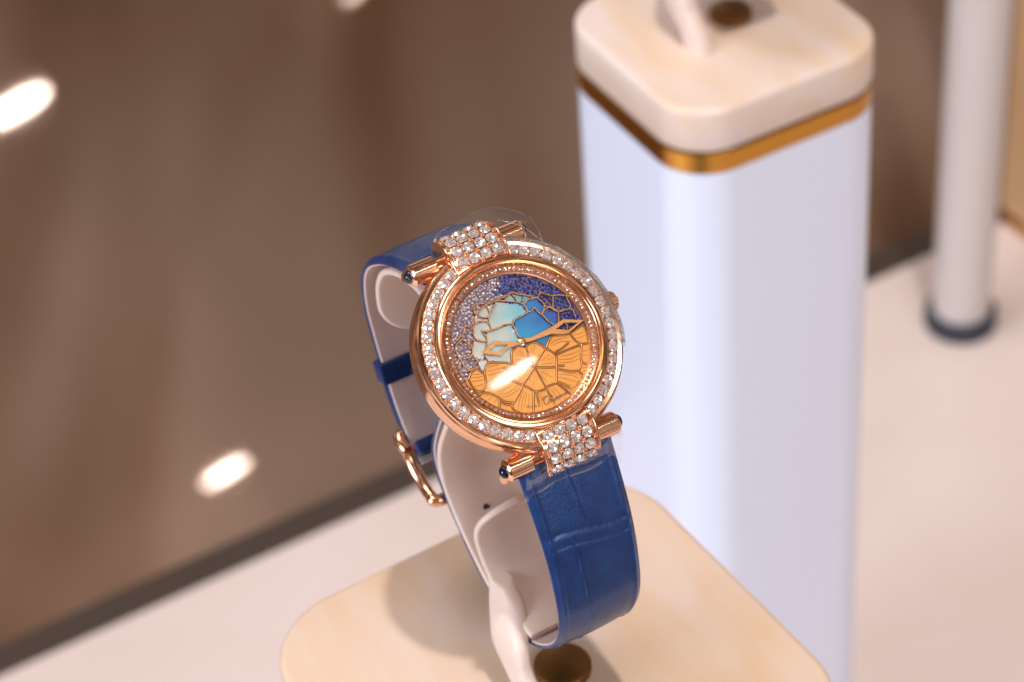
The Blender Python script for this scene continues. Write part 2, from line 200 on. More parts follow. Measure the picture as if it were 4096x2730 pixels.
def tube(bm, pts, rad, n=6, T=None, cap=True, flat=1.0):
    P = [Vector(p) for p in pts]; T = T or (lambda *p: p)
    rings = []; up = None
    for i, p in enumerate(P):
        t = (P[min(i+1, len(P)-1)]-P[max(i-1, 0)])
        if t.length < 1e-9: t = Vector((0, 0, 1))
        t.normalize()
        ref = Vector((0, 0, 1)) if abs(t.z) < .9 else Vector((1, 0, 0))
        if up is not None: ref = up
        s = t.cross(ref)
        if s.length < 1e-6: s = t.cross(Vector((1, 0, 0)))
        s.normalize(); up = s.cross(t).normalized()
        r = rad[i] if isinstance(rad, (list, tuple)) else rad
        rings.append([bm.verts.new(T(*(p+s*math.cos(2*math.pi*k/n)*r+up*math.sin(2*math.pi*k/n)*r*flat))) for k in range(n)])
    for a, b in zip(rings, rings[1:]):
        for k in range(n): bm.faces.new((a[k], a[(k+1) % n], b[(k+1) % n], b[k]))
    if cap:
        bm.faces.new(rings[0][::-1]); bm.faces.new(rings[-1])
def catmull(pts, m=6):
    P = [Vector(p) for p in pts]; out = []
    for i in range(len(P)-1):
        p0 = P[max(i-1, 0)]; p1 = P[i]; p2 = P[i+1]; p3 = P[min(i+2, len(P)-1)]
        for k in range(m):
            t = k/m
            out.append(.5*((2*p1)+(p2-p0)*t+(2*p0-5*p1+4*p2-p3)*t*t+(3*p1-p0-3*p2+p3)*t**3))
    out.append(P[-1]); return out
def rrect(s, r, n=10):
    """outline of a rounded square with side s"""
    out = []; h = s/2-r
    for cx, cy, a in ((h, h, 0), (-h, h, 90), (-h, -h, 180), (h, -h, 270)):
        for k in range(n+1):
            t = R(a+90*k/n); out.append((cx+r*math.cos(t), cy+r*math.sin(t)))
    return out
def loft(bm, levels, cap=True):
    """levels: list of (outline, z)"""
    rings = [[bm.verts.new((x, y, z)) for x, y in o] for o, z in levels]; n = len(rings[0])
    for a, b in zip(rings, rings[1:]):
        for k in range(n): bm.faces.new((a[k], a[(k+1) % n], b[(k+1) % n], b[k]))
    if cap: bm.faces.new(rings[0][::-1]); bm.faces.new(rings[-1])
def poly_slab(bm, pts, w0, w1, T):
    q = [(x, y, 0) for x, y in pts]; tris = tessellate_polygon([[Vector(p) for p in q]])
    n = len(q)
    top = [bm.verts.new(T(x, y, w1)) for x, y, _ in q]; bot = [bm.verts.new(T(x, y, w0)) for x, y, _ in q]
    for t in tris:
        try: bm.faces.new([top[i] for i in t])
        except ValueError: pass
    for k in range(n):
        try: bm.faces.new((bot[k], bot[(k+1) % n], top[(k+1) % n], top[k]))
        except ValueError: pass
def inside(p, poly):
    x, y = p; c = False; j = len(poly)-1
    for i in range(len(poly)):
        xi, yi = poly[i]; xj, yj = poly[j]
        if (yi > y) != (yj > y) and x < (xj-xi)*(y-yi)/(yj-yi)+xi: c = not c
        j = i
    return c
def gem_into(bm, c, r, T, h=.55, seg=8, jit=.12, rnd=random):
    """a faceted stone: table, star and crown facets each with its own tilt"""
    u0, v0, w0 = c; a0 = rnd.random()*6.28
    def P(rad, ang, w): return bm.verts.new(T(u0+rad*math.cos(ang), v0+rad*math.sin(ang), w0+w))
    cen = P(r*.08*rnd.random(), rnd.random()*6, r*h*(.72+.1*rnd.random()))
    t = [P(r*.5, a0+2*math.pi*k/seg, r*h*(1+jit*(rnd.random()-.5))) for k in range(seg)]
    s = [P(r*.8, a0+2*math.pi*(k+.5)/seg, r*h*(.6+jit*2*(rnd.random()-.5))) for k in range(seg)]
    g = [P(r, a0+math.pi*k/seg, 0) for k in range(seg*2)]
    for k in range(seg):
        k2 = (k+1) % seg
        bm.faces.new((cen, t[k], t[k2])); bm.faces.new((t[k], s[k], t[k2]))
        bm.faces.new((s[k], g[2*k], g[(2*k+1) % (2*seg)])); bm.faces.new((s[k], g[(2*k+1) % (2*seg)], g[(2*k+2) % (2*seg)]))
        bm.faces.new((t[k], g[2*k], s[k])); bm.faces.new((t[k2], s[k], g[(2*k+2) % (2*seg)]))
def gem_mesh(name, r, mat, seg=8, h=.55, jit=.12):
    bm = nobm(); gem_into(bm, (0, 0, 0), r, lambda a, b, c: (a, b, c), h, seg, jit)
    me = bpy.data.meshes.new(name); bm.to_mesh(me); bm.free(); me.materials.append(mat); return me

ce, se = math.cos(EL), math.sin(EL)
BASEZ = -6.95
def D(u, v, w):               # dial frame -> watch frame (x across, y away, z up from the base)
    return (u, v*ce-w*se, v*se+w*ce-BASEZ)
DR = Matrix(((1, 0, 0), (0, ce, -se), (0, se, ce)))
def orient(o, u, v, w, normal=(0, 0, 1), spin=0):
    n = Vector(normal).normalized()
    q = Vector((0, 0, 1)).rotation_difference(n)
    mt = DR @ q.to_matrix() @ Matrix.Rotation(spin, 3, 'Z')
    o.matrix_local = Matrix.Translation(D(u, v, w)) @ mt.to_4x4()
def child(name, me, parent):
    o = bpy.data.objects.new(name, me); C.objects.link(o); o.parent = parent; return o

# ------------------------------------------------------------------ the wristwatch
W = thing('wristwatch', 'rose gold wristwatch set with diamonds, blue alligator strap, on the near cream stand', 'wristwatch', (0, 0, BASEZ), AZ, 'wristwatches on display')
# case body: rounded middle with a stepped side
bm = nobm()
lathe(bm, [(1.84, -.10), (1.90, -.085), (1.935, -.10), (1.945, -.14), (1.93, -.17), (1.965, -.20), (1.985, -.30), (1.985, -.46), (1.95, -.60), (1.86, -.70), (1.6, -.78), (0.4, -.80), (0.4, -.3), (1.5, -.3), (1.84, -.16)], 160, D)
case = obj('case', bm, M['rose'], W, 35)
# seat of the bezel stones
bm = nobm()
lathe(bm, [(1.60, -.075), (1.84, -.11), (1.84, -.2), (1.60, -.2)], 160, D)
obj('bezel_seat', bm, M['rose_dark'], case, 30)
# polished bezel: torus, groove, inner rehaut
bm = nobm()
lathe(bm, [(1.645, -.10), (1.655, -.04), (1.645, -.01), (1.615, .01), (1.575, .03), (1.545, .035), (1.52, .02), (1.505, -.01), (1.49, .0), (1.475, .012), (1.46, .0), (1.448, -.03), (1.44, -.06), (1.44, -.2), (1.645, -.2)], 192, D)
bezel = obj('bezel', bm, M['rose'], W, 40)
bm = nobm()
lathe(bm, [(1.44, -.035), (1.325, -.105), (1.315, -.098), (1.30, -.105), (1.30, -.2), (1.44, -.2)], 160, D)
rehaut = obj('flange_ring', bm, M['rose_dark'], W, 30)
for k in range(12):
    a = k*math.pi/6+.05; bm = nobm()
    addm(bm, [D(r*math.cos(a+d), r*math.sin(a+d), w) for r, w in ((1.30, -.09), (1.435, -.015)) for d in (-.012, .012)], [(0, 1, 3, 2)])
    obj('hour_marker', bm, M['hand'], rehaut)
gm_big = [gem_mesh('round_diamond', .106, M['diamond'], 8, .5, .3) for _ in range(6)]
gm_small = [gem_mesh('tiny_diamond', .04, M['diamond_small'], 6, .6, .5) for _ in range(5)]
for k in range(96):
    a = 2*math.pi*(k+.5)/96+.05
    o = child('flange_diamond', gm_small[k % 5], W)
    orient(o, 1.375*math.cos(a), 1.375*math.sin(a), -.066, (-math.cos(a)*.5, -math.sin(a)*.5, 1), random.random()*6)
# bezel stones: all round except under the two lug blocks
bead = nobm()
nst = 0
for side in (0, 1):
    n = 20; a0 = R(90+21.5)+side*math.pi; a1 = R(270-21.5)+side*math.pi
    for k in range(n):
        a = a0+(a1-a0)*k/(n-1)
        o = child('bezel_diamond', gm_big[(k*5+side) % 6], W)
        orient(o, 1.735*math.cos(a), 1.735*math.sin(a), -.068, (math.cos(a)*.14, math.sin(a)*.14, 1), random.random()*6)
        for rr in (1.655, 1.82):
            for da in (-.5, -.3, .3, .5) if k < n-1 else (-.5,):
                b = a+(a1-a0)/(n-1)*da
                p = D(rr*math.cos(b), rr*math.sin(b), -.075 if rr < 1.7 else -.10)
                bmesh.ops.create_icosphere(bead, subdivisions=1, radius=.025, matrix=Matrix.Translation(p))
obj('setting_beads', bead, M['rose'], case, 60, kind='stuff')

# dial
bm = nobm(); lathe(bm, [(0.001, -.16), (1.31, -.16), (1.31, -.19), (.001, -.19)], 96, D)
dial = obj('dial', bm, M['dialbase'], W)
# gold petals: traced upper edge closed along the flange
pe = list(PETAL_EDGE)
aR = math.atan2(pe[-1][1], pe[-1][0]); aL = math.atan2(pe[0][1], pe[0][0])
if aL > aR: aL -= 2*math.pi
arc = [(1.305*math.cos(aR+(aL-aR)*k/40), 1.305*math.sin(aR+(aL-aR)*k/40)) for k in range(41)]
petal_poly = pe+arc
bm = nobm(); poly_slab(bm, petal_poly, -.158, -.138, D); bmesh.ops.recalc_face_normals(bm, faces=bm.faces)
petals = obj('petal_plate', bm, M['petal'], dial)
for lst, nm, mt in ((PEARL_PALE, 'pearl_inlay', 'pearl'), (PEARL_BLUE, 'blue_pearl_inlay', 'pearl_blue')):
    for p in lst:
        bm = nobm(); poly_slab(bm, p, -.158, -.146, D); bmesh.ops.recalc_face_normals(bm, faces=bm.faces)
        obj(nm, bm, M[mt], dial)
def strokes(name, lists, w, r, mat, parent, flat=.8, m=4, n=6, taper=False, **k):
    bm = nobm()
    for i, l in enumerate(lists):
        c = catmull([(x, y, 0) for x, y in l], m) if len(l) > 2 else [Vector((x, y, 0)) for x, y in l]
        rr = [r*(.35+.65*math.sin(math.pi*(j+.3)/(len(c)-.4))) for j in range(len(c))] if taper else r
        tube(bm, [(p.x, p.y, w+.0003*(i % 7)) for p in c], rr, n, D, flat=flat)
    return obj(name, bm, mat, parent, 60, **k)
strokes('gold_tracery', NET_PEARL, -.118, .016, M['net'], dial, flat=1.5)
strokes('petal_tracery', NET_GOLD, -.132, .022, M['net_dark'], dial, flat=.7)
strokes('petal_engraving', ENGRAVE, -.1375, .0058, M['net_line'], dial, taper=True)
strokes('script_lettering', SCRIPT, -.118, .0042, M['ink'], dial, flat=.4)
strokes('small_lettering', SMALL_TEXT, -.118, .0036, M['ink_grey'], dial, flat=.4, m=1)
# snow-set stones round the flower
bp_, bb_ = nobm(), nobm()
allp = PEARL_PALE+PEARL_BLUE
pts = []
rs = random.Random(3)
for t in range(26000):
    a = rs.random()*2*math.pi; r = 1.275*math.sqrt(rs.random()); p = (r*math.cos(a), r*math.sin(a))
    if inside(p, petal_poly) or any(inside(p, q) for q in allp): continue
    if p[1] < -.75: continue
    rad = rs.choice((.022, .028, .034))
    if all((p[0]-q[0])**2+(p[1]-q[1])**2 > (rad+q[2])**2*.86 for q in pts): pts.append((p[0], p[1], rad))
for x, y, rad in pts:
    ang = math.degrees(math.atan2(x, y))           # clockwise from twelve
    f = (ang+8+rs.uniform(-9, 9))/22
    gem_into(bb_ if f > .5 else bp_, (x, y, -.152), rad, D, .75, 6, .6, rs)
obj('snow_set_diamonds', bp_, M['snow_pale'], dial, kind='stuff'); obj('snow_set_sapphires', bb_, M['snow_blue'], dial, kind='stuff')
# hands
def hand(name, outer, hole, w, h):
    bm = nobm(); polys = [[Vector((x, y, 0)) for x, y in outer], [Vector((x, y, 0)) for x, y in hole]]
    flatl = outer+hole; tris = tessellate_polygon(polys)
    top = [bm.verts.new(D(x, y, w+h)) for x, y in flatl]; bot = [bm.verts.new(D(x, y, w)) for x, y in flatl]
    for t in tris: bm.faces.new([top[i] for i in t]); bm.faces.new([bot[i] for i in t][::-1])
    for a, b in ((0, len(outer)), (len(outer), len(flatl))):
        for k in range(a, b):
            k2 = a+(k+1-a) % (b-a); bm.faces.new((bot[k], bot[k2], top[k2], top[k]))
    bmesh.ops.recalc_face_normals(bm, faces=bm.faces)
    return obj(name, bm, M['hand'], W)
hand('hour_hand', HOUR[0], HOUR[1], -.082, .014)
hand('minute_hand', MINUTE[0], MINUTE[1], -.064, .014)
bm = nobm(); lathe(bm, [(.001, -.02), (.03, -.025), (.035, -.045), (.05, -.05), (.055, -.062), (.075, -.066), (.08, -.085), (.06, -.09), (.06, -.15), (.001, -.15)], 32, lambda u, v, w: D(u+.03, v+.0, w), closed=False)
obj('pinion', bm, M['rose'], W, 50)
# crystal
bm = nobm(); lathe(bm, [(max(.001, 1.455*q/12), .034+.05*(1-(q/12)**2)) for q in range(13)], 96, D, closed=False)
obj('crystal', bm, M['crystal'], W, 180)

# lug blocks, bars, sapphires
def lug(sg):
    prof = [(1.50, -.06), (1.62, .0), (1.72, .005), (1.9, -.02), (2.08, -.09), (2.22, -.20), (2.30, -.33), (2.33, -.50), (2.30, -.62), (2.0, -.66), (1.8, -.5), (1.55, -.4)]
    bm = nobm()
    xs = [(-.565, -.012), (-.55, 0), (.55, 0), (.565, -.012)]
    rings = []
    for x, sh in xs:
        rings.append([bm.verts.new(D(x, sg*(v+sh*.5), w+sh*.5)) for v, w in prof])
    n = len(prof)
    for a, b in zip(rings, rings[1:]):
        for k in range(n): bm.faces.new((a[k], a[(k+1) % n], b[(k+1) % n], b[k]))
    bm.faces.new(rings[0]); bm.faces.new(rings[-1][::-1]); bmesh.ops.recalc_face_normals(bm, faces=bm.faces)
    lg = obj('lug', bm, M['rose'], W, 35)
    # raised rim along both flanks
    bm = nobm()
    for x in (-.545, .545): tube(bm, [(x, sg*v, w+.018) for v, w in prof[:9]], .026, 8, D)
    tube(bm, [(x*.109-.545, sg*(1.645-.02*(1-((x-5)/5)**2)), .03) for x in range(11)], .02, 6, D)
    obj('rim', bm, M['rose'], lg, 60)
    top = catmull([(0, v, w) for v, w in prof[1:8]], 8); ln = [0]
    for a, b in zip(top, top[1:]): ln.append(ln[-1]+(b-a).length)
    def at(s):
        for i in range(len(ln)-1):
            if ln[i+1] >= s: break
        f = (s-ln[i])/(ln[i+1]-ln[i]); p = top[i].lerp(top[i+1], f); t = (top[i+1]-top[i]).normalized()
        return p, Vector((0, -t.z, t.y))
    bd = nobm()
    for r_ in range(4):
        p, nrm = at(.115+r_*.232)
        for c_ in range(4):
            u = -.36+.24*c_
            o = child('lug_diamond', gm_big[(r_*4+c_+(sg > 0)) % 6], lg)
            orient(o, u, sg*(p.y+nrm.y*.012), p.z+nrm.z*.012, (0, sg*nrm.y, nrm.z), random.random()*6); o.scale = (1.04,)*3
    for r_ in range(5):
        p, nrm = at(max(.02, min(ln[-1]-.02, r_*.232)))
        for c_ in range(5):
            u = -.48+.24*c_
            for du, dv in ((-.02, -.02), (.02, .02), (-.02, .02), (.02, -.02)):
                q = D(u+du, sg*(p.y+nrm.y*.03+dv), p.z+nrm.z*.03)
                bmesh.ops.create_icosphere(bd, subdivisions=1, radius=.025, matrix=Matrix.Translation(q))
    obj('setting_beads', bd, M['rose'], lg, 60, kind='stuff')
    # bar through the block
    bm = nobm(); vb, wb = sg*1.97, -.56
    T = lambda a, b, c: D(c, vb+a, wb+b)
    lathe(bm, [(.001, -1.20), (.15, -1.20), (.185, -1.18), (.215, -1.15), (.215, -.70), (.185, -.67), (.13, -.66), (.13, .66), (.185, .67), (.215, .70), (.215, 1.12), (.185, 1.16), (.14, 1.19), (.001, 1.20)], 32, T, closed=False)
    bar = obj('lug_bar', bm, M['rose'], W, 30)
    bm = nobm(); lathe(bm, [(.125, -1.19), (.12, -1.23), (.09, -1.275), (.05, -1.30), (.001, -1.31)], 24, T, closed=False)
    obj('sapphire_cabochon', bm, M['sapphire'], bar, 180)
    bm = nobm(); lathe(bm, [(.125, 1.18), (.12, 1.22), (.09, 1.25), (.001, 1.27)], 24, T, closed=False)
    obj('sapphire_cabochon', bm, M['sapphire'], bar, 180)
    # little claw ends that run down beside the strap
    for x0, x1 in ((-1.19, -.97), (.99, 1.17)):
        bm = nobm()
        sec = [(.16, -.05), (.19, -.2), (.17, -.42), (.10, -.5), (.02, -.46), (-.06, -.3), (-.12, -.1), (0, .05)]
        a = [bm.verts.new(D(x0, vb+sg*p, wb+q)) for p, q in sec]; b = [bm.verts.new(D(x1, vb+sg*p, wb+q)) for p, q in sec]
        for k in range(len(sec)): bm.faces.new((a[k], a[(k+1) % len(sec)], b[(k+1) % len(sec)], b[k]))
        bm.faces.new(a[::-1]); bm.faces.new(b); bmesh.ops.recalc_face_normals(bm, faces=bm.faces)
        bmesh.ops.bevel(bm, geom=list(bm.edges), offset=.02, segments=2, affect='EDGES')
        obj('bar_claw', bm, M['rose'], bar, 40)
lug(1); lug(-1)
# crown at three o'clock
T = lambda a, b, c: D(c, .06+a, -.34+b)
bm = nobm(); nn = 48
prof = [(.05, 1.93), (.10, 1.98), (.155, 2.0), (.18, 2.0), (.18, 2.09), (.16, 2.12), (.11, 2.13), (.001, 2.13)]
vs = []; fs = []
for i in range(nn):
    a = 2*math.pi*i/nn; f = 1+.035*(1 if i % 2 else -1)
    for r, w in prof: vs.append(T(r*(f if r > .14 else 1)*math.cos(a), r*(f if r > .14 else 1)*math.sin(a), w))
m_ = len(prof)
for i in range(nn):
    j = (i+1) % nn
    for q in range(m_-1): fs.append((i*m_+q, j*m_+q, j*m_+q+1, i*m_+q+1))
addm(bm, vs, fs); crown = obj('crown', bm, M['rose'], W)
o = child('crown_diamond', gm_big[2], crown); o.matrix_local = Matrix.Translation(D(2.13, .06, -.34)) @ Matrix.Rotation(R(90), 4, 'Y')

# strap ----------------------------------------------------------------
def strap(name, path, wid, thick, mat, parent, grooves, centre=(1.2, -3.0), groove_line=True, m=20):
    """swept leather band; path (y,z), wid/thick functions of the fraction along it"""
    P = catmull([(0, y, z) for y, z in path], m); n = len(P); nx = 96
    ln = [0]
    for a, b in zip(P, P[1:]): ln.append(ln[-1]+(b-a).length)
    tot = ln[-1]; bm = nobm(); rows = []; inner = []
    cc = Vector((0, *centre))
    for i, p in enumerate(P):
        t = (P[min(i+1, n-1)]-P[max(i-1, 0)]).normalized(); nr = Vector((0, -t.z, t.y))
        if nr.dot(p-cc) < 0: nr = -nr
        s = ln[i]; f = s/tot; w = wid(f); th = thick(f); row = []
        for k in range(nx+1):
            x = -1+2*k/nx; xs = math.copysign(1-(1-abs(x))**1.6, x)    # denser near the edges
            prof = (1-abs(xs)**5)**.5 if abs(xs) < 1 else 0
            h = th*(.35+.65*prof)+.03*(1-xs*xs)
            for gs, depth, gw in grooves:
                d = (s-gs-.10*math.sin(xs*2.2))/gw; h -= depth*math.exp(-d*d)*(1-abs(xs)**6)
            h += .03*math.exp(-((abs(xs)-.86)/.06)**2)
            if groove_line:
                ce_ = (-.13+.06*s if s < grooves[0][0] else -.42+.05*(s-grooves[0][0])); d = (xs-ce_)/.022; fade = min(1, min(abs(s-g[0]) for g in grooves)/.12) if grooves else 1
                h += (.022*math.exp(-d*d)-.016*math.exp(-((d-2.0)/1.6)**2))*fade
            row.append(bm.verts.new((xs*w/2, p.y+nr.y*h, p.z+nr.z*h-BASEZ)))
        lo = []
        for k in (nx, nx//2, 0):
            x = -1+2*k/nx; lo.append(bm.verts.new((x*w/2*.985, p.y-nr.y*.0, p.z-nr.z*.0-BASEZ)))
        rows.append(row+lo); inner.append((p, nr, w))
    q = len(rows[0])
    for a, b in zip(rows, rows[1:]):
        for k in range(q): bm.faces.new((a[k], a[(k+1) % q], b[(k+1) % q], b[k]))
    bm.faces.new(rows[0]); bm.faces.new(rows[-1][::-1]); bmesh.ops.recalc_face_normals(bm, faces=bm.faces)
    o = obj(name, bm, mat, parent, 40)
    bm = nobm(); rr = []
    for p, nr, w in inner:
        rr.append([bm.verts.new((x*w/2*.96, p.y-nr.y*d, p.z-nr.z*d-BASEZ)) for x, d in ((-1, .002), (-.97, .035), (.97, .035), (1, .002))])
    for a, b in zip(rr, rr[1:]):
        for k in range(4): bm.faces.new((a[k], a[(k+1) % 4], b[(k+1) % 4], b[k]))
    bm.faces.new(rr[0]); bm.faces.new(rr[-1][::-1]); bmesh.ops.recalc_face_normals(bm, faces=bm.faces)
    obj('lining', bm, M['lining'], o, 40)
    return o
FRONT = [(-1.10, -1.72), (-1.5, -2.45), (-1.86, -3.2), (-2.08, -3.95), (-2.18, -4.8), (-2.0, -5.5), (-1.5, -6.15), (-.80, -6.62), (.1, -6.75), (.65, -6.52), (1.2, -6.2), (1.72, -5.72), (2.2, -5.2), (2.5, -4.7), (2.56, -4.1), (2.1, -3.0), (1.6, -2.3)]
BACK = [(1.80, .55), (2.55, .33), (3.3, .02), (4.0, -.42), (4.45, -.85), (4.68, -1.35), (4.73, -2.0), (4.56, -2.72), (4.31, -3.4), (4.0, -4.15), (3.62, -4.72), (3.2, -5.05)]
wf = lambda f: 1.98-.36*min(1, f*1.9) if f < .53 else 1.62
s1 = strap('long_strap', FRONT, wf, lambda f: .17-.10*min(1, f*2.2), M['leather'], W, [(1.60, .028, .04), (1.84, .024, .04), (4.3, .04, .05), (5.6, .03, .06)])
s2 = strap('buckle_strap', BACK, lambda f: 1.98-.33*f, lambda f: .20-.11*min(1, f*2), M['leather'], W, [(.75, .03, .06), (1.9, .03, .06)])
# keepers: two closed loops round the back of the strap
def keeper(y, z, ang, w, ht, hh):
    bm = nobm(); ca, sa = math.cos(ang), math.sin(ang)
    def T(a, b, c): return (a, y+b*ca-c*sa, z+b*sa+c*ca-BASEZ)
    rings = []
    for c in (-hh/2, -hh/2+.03, hh/2-.03, hh/2):
        g = 0 if abs(c) < hh/2-.01 else -.02
        out = [T(a, b, c) for a, b in ((-w/2-g, -ht-g), (w/2+g, -ht-g), (w/2+g, ht+g), (-w/2-g, ht+g))]
        inn = [T(a, b, c) for a, b in ((-w/2+.1, -ht+.09), (w/2-.1, -ht+.09), (w/2-.1, ht-.09), (-w/2+.1, ht-.09))]
        rings.append((out, inn))
    R_ = [([bm.verts.new(p) for p in o_], [bm.verts.new(p) for p in i_]) for o_, i_ in rings]
    for (o1, i1), (o2, i2) in zip(R_, R_[1:]):
        for k in range(4):
            bm.faces.new((o1[k], o1[(k+1) % 4], o2[(k+1) % 4], o2[k])); bm.faces.new((i1[k], i2[k], i2[(k+1) % 4], i1[(k+1) % 4]))
    for o1, i1 in (R_[0], R_[-1]):
        for k in range(4): bm.faces.new((o1[k], o1[(k+1) % 4], i1[(k+1) % 4], i1[k]))
    bmesh.ops.recalc_face_normals(bm, faces=bm.faces)
    bmesh.ops.bevel(bm, geom=[e for e in bm.edges if e.calc_face_angle(0) > .8], offset=.025, segments=2, affect='EDGES')
    return obj('keeper', bm, M['keeper'], W, 40)
keeper(4.38, -3.42, R(-18), 1.86, .19, .48)
ribbon_later = [(4.55, -3.55), (4.42, -3.95), (4.22, -4.4), (4.0, -4.75)]
keeper(3.2, -4.62, R(-55), 1.70, .16, .3)
# buckle: rounded frame, crossbar, tongue
bm = nobm()
side = [(3.47, -4.80), (3.42, -4.92), (3.28, -5.08), (3.06, -5.24), (2.80, -5.34), (2.58, -5.38)]
left = [(-.93, y, z-BASEZ) for y, z in side]; right = [(.93, y, z-BASEZ) for y, z in side]
loop = left+[(-.8, 2.42, -5.40-BASEZ), (.8, 2.42, -5.40-BASEZ)]+right[::-1]+[(.8, 3.86, -4.66-BASEZ), (-.8, 3.86, -4.66-BASEZ)]+left[:1]
tube(bm, catmull(loop, 4), .125, 12); bk = obj('buckle', bm, M['rose'], W, 60)
bm = nobm(); tube(bm, [(-.97, 3.45, -4.85-BASEZ), (.97, 3.45, -4.85-BASEZ)], .05, 10); obj('buckle_pin', bm, M['rose'], bk, 60)
bm = nobm(); tube(bm, catmull([(0, 3.45, -4.83-BASEZ), (0, 2.95, -5.25-BASEZ), (0, 2.15, -5.60-BASEZ)], 4), .045, 8); obj('buckle_tongue', bm, M['rose'], bk, 60)

# clear film left on the watch head
def sheet(name, grid, mat, parent, smooth=180):
    bm = nobm(); V = [[bm.verts.new(p) for p in r] for r in grid]
    for a, b in zip(V, V[1:]):
        for k in range(len(a)-1): bm.faces.new((a[k], a[k+1], b[k+1], b[k]))
    return obj(name, bm, mat, parent, smooth)
rf = random.Random(11)
def hull(name, pts, amp, sub=3):
    bm = nobm()
    for p in pts: bm.verts.new(p)
    r_ = bmesh.ops.convex_hull(bm, input=bm.verts[:])
    bmesh.ops.delete(bm, geom=[v for v in bm.verts if not v.link_faces], context='VERTS')
    for _ in range(sub):
        bmesh.ops.subdivide_edges(bm, edges=bm.edges[:], cuts=1, use_grid_fill=True)
        bmesh.ops.smooth_vert(bm, verts=bm.verts[:], factor=.25, use_axis_x=True, use_axis_y=True, use_axis_z=True)
    for v in bm.verts: v.co += Vector((rf.uniform(-1, 1), rf.uniform(-1, 1), rf.uniform(-1, 1)))*amp
    return obj(name, bm, M['film'], W, 28)
def F(y, z, x): return (x, y, z-BASEZ)
top_pts = [D(-1.36, 2.0, -.30), D(-1.36, 1.78, -.6), D(-1.3, 2.2, -.6), D(1.34, 2.2, -.3), D(1.32, 2.28, -.6), D(1.3, 1.8, -.3), D(-.6, 2.0, .07), D(.62, 2.05, .1), D(-.5, 1.66, .05), D(.6, 1.64, .08),
           D(.1, 2.42, -.1), D(.5, 2.5, -.12), F(2.9, .72, -1.05), F(2.9, .85, 1.05), F(3.15, .55, 0), F(2.5, .15, -1.12), F(2.5, .15, 1.1), D(1.3, 1.5, -.12), D(-1.3, 1.62, -.35), D(-1.15, 1.5, -.5)]
hull('protective_film', top_pts, .004)
gr = []
for i in range(25):
    a = R(82-i*4.4)
    gr.append([D(r*math.cos(a), r*math.sin(a), w+rf.uniform(-.005, .005)) for r, w in ((1.66, .035), (1.74, .06), (1.84, .055), (1.94, .0), (2.01+rf.uniform(-.01, .01), -.14), (2.03+rf.uniform(-.01, .02), -.35))])
sheet('protective_film', gr, M['film_crease'], W, 40)
gr = []
for i in range(25):
    a = R(168+i*3.6)
    gr.append([D(r*math.cos(a), r*math.sin(a), w+rf.uniform(-.01, .01)) for r, w in ((1.95, -.09), (2.0, -.18), (2.03, -.4), (2.0+rf.uniform(0, .04), -.62))])
sheet('protective_film', gr, M['film'], W, 40)
fp = catmull([(0, 1.78, .03), (0, 2.05, -.03), (0, 2.28, -.2), (0, 2.42, -.42), (0, 2.52, -.66), (0, 2.72, -.9)], 4)
gr = []
for p in fp:
    gr.append([D(x, -p.y-.02*math.sin(x*5), p.z+.004*math.sin(x*9+p.y*7)-.2*max(0, abs(x)-.62)) for x in [-1.02+2.08*k/22 for k in range(23)]])
sheet('protective_film', gr, M['film'], W, 60)

fold = film_mat('film_fold', .05, .5, 2.6, 6)
for q in ([D(1.32, 2.1, -.3), D(1.28, 1.8, -.1), D(1.22, 1.5, .02), D(1.35, 1.25, .05)], [D(.62, 2.2, .02), D(.95, 1.95, .03), D(1.18, 1.55, .05)], [D(1.1, 1.45, .06), D(1.4, 1.15, .07), D(1.62, .8, .06), D(1.76, .4, .06)],
          [F(2.6, .75, -.3), F(2.9, .66, .1), D(.3, 2.36, -.1)]):
    bm = nobm(); tube(bm, catmull(q, 5), .010, 5); obj('film_fold', bm, fold, bpy.data.objects['protective_film'])

# ------------------------------------------------------------------ cream C-shaped stand
PZ = -8.35
def ribbon(name, path, hw, th, parent, mat, round_start=False, round_end=False, m=8, base=PZ, off=lambda f: 0):
    P = catmull([(0, y, z) for y, z in path], m); n = len(P); ln = [0]
    for a, b in zip(P, P[1:]): ln.append(ln[-1]+(b-a).length)
    tot = ln[-1]; bm = nobm(); rows = []; last = None
    for i, p in enumerate(P):
        t = (P[min(i+1, n-1)]-P[max(i-1, 0)]).normalized(); nr = Vector((0, -t.z, t.y))
        if last is not None and nr.dot(last) < 0: nr = -nr
        last = nr; s = ln[i]; w = hw(s/tot)
        for e, d in ((round_start, s), (round_end, tot-s)):
            if e and d < w: w = max(.02, math.sqrt(max(0, w*w-(w-d)**2)))
        sec = []
        k_ = min(th*.45, w*.4)
        for cx, cy, a0 in ((w-k_, th/2-k_, 0), (-w+k_, th/2-k_, 90), (-w+k_, -th/2+k_, 180), (w-k_, -th/2+k_, 270)):
            for q in range(4):
                a = R(a0+30*q); sec.append((cx+k_*math.cos(a), cy+k_*math.sin(a)))
        rows.append([bm.verts.new((x+off(s/tot), p.y+nr.y*d, p.z+nr.z*d-base)) for x, d in sec])
    q = len(rows[0])
    for a, b in zip(rows, rows[1:]):
        for k in range(q): bm.faces.new((a[k], a[(k+1) % q], b[(k+1) % q], b[k]))
    bm.faces.new(rows[0]); bm.faces.new(rows[-1][::-1]); bmesh.ops.recalc_face_normals(bm, faces=bm.faces)
    return obj(name, bm, mat, parent, 50)
ribbon('strap_tip', ribbon_later, lambda f: .84-.06*f, .12, W, M['keeper'], base=BASEZ)
ST = thing('display_stand', 'cream curled ribbon stand holding the diamond wristwatch on the near pedestal', 'watch stand', (0, 0, PZ), AZ, 'watch stands')
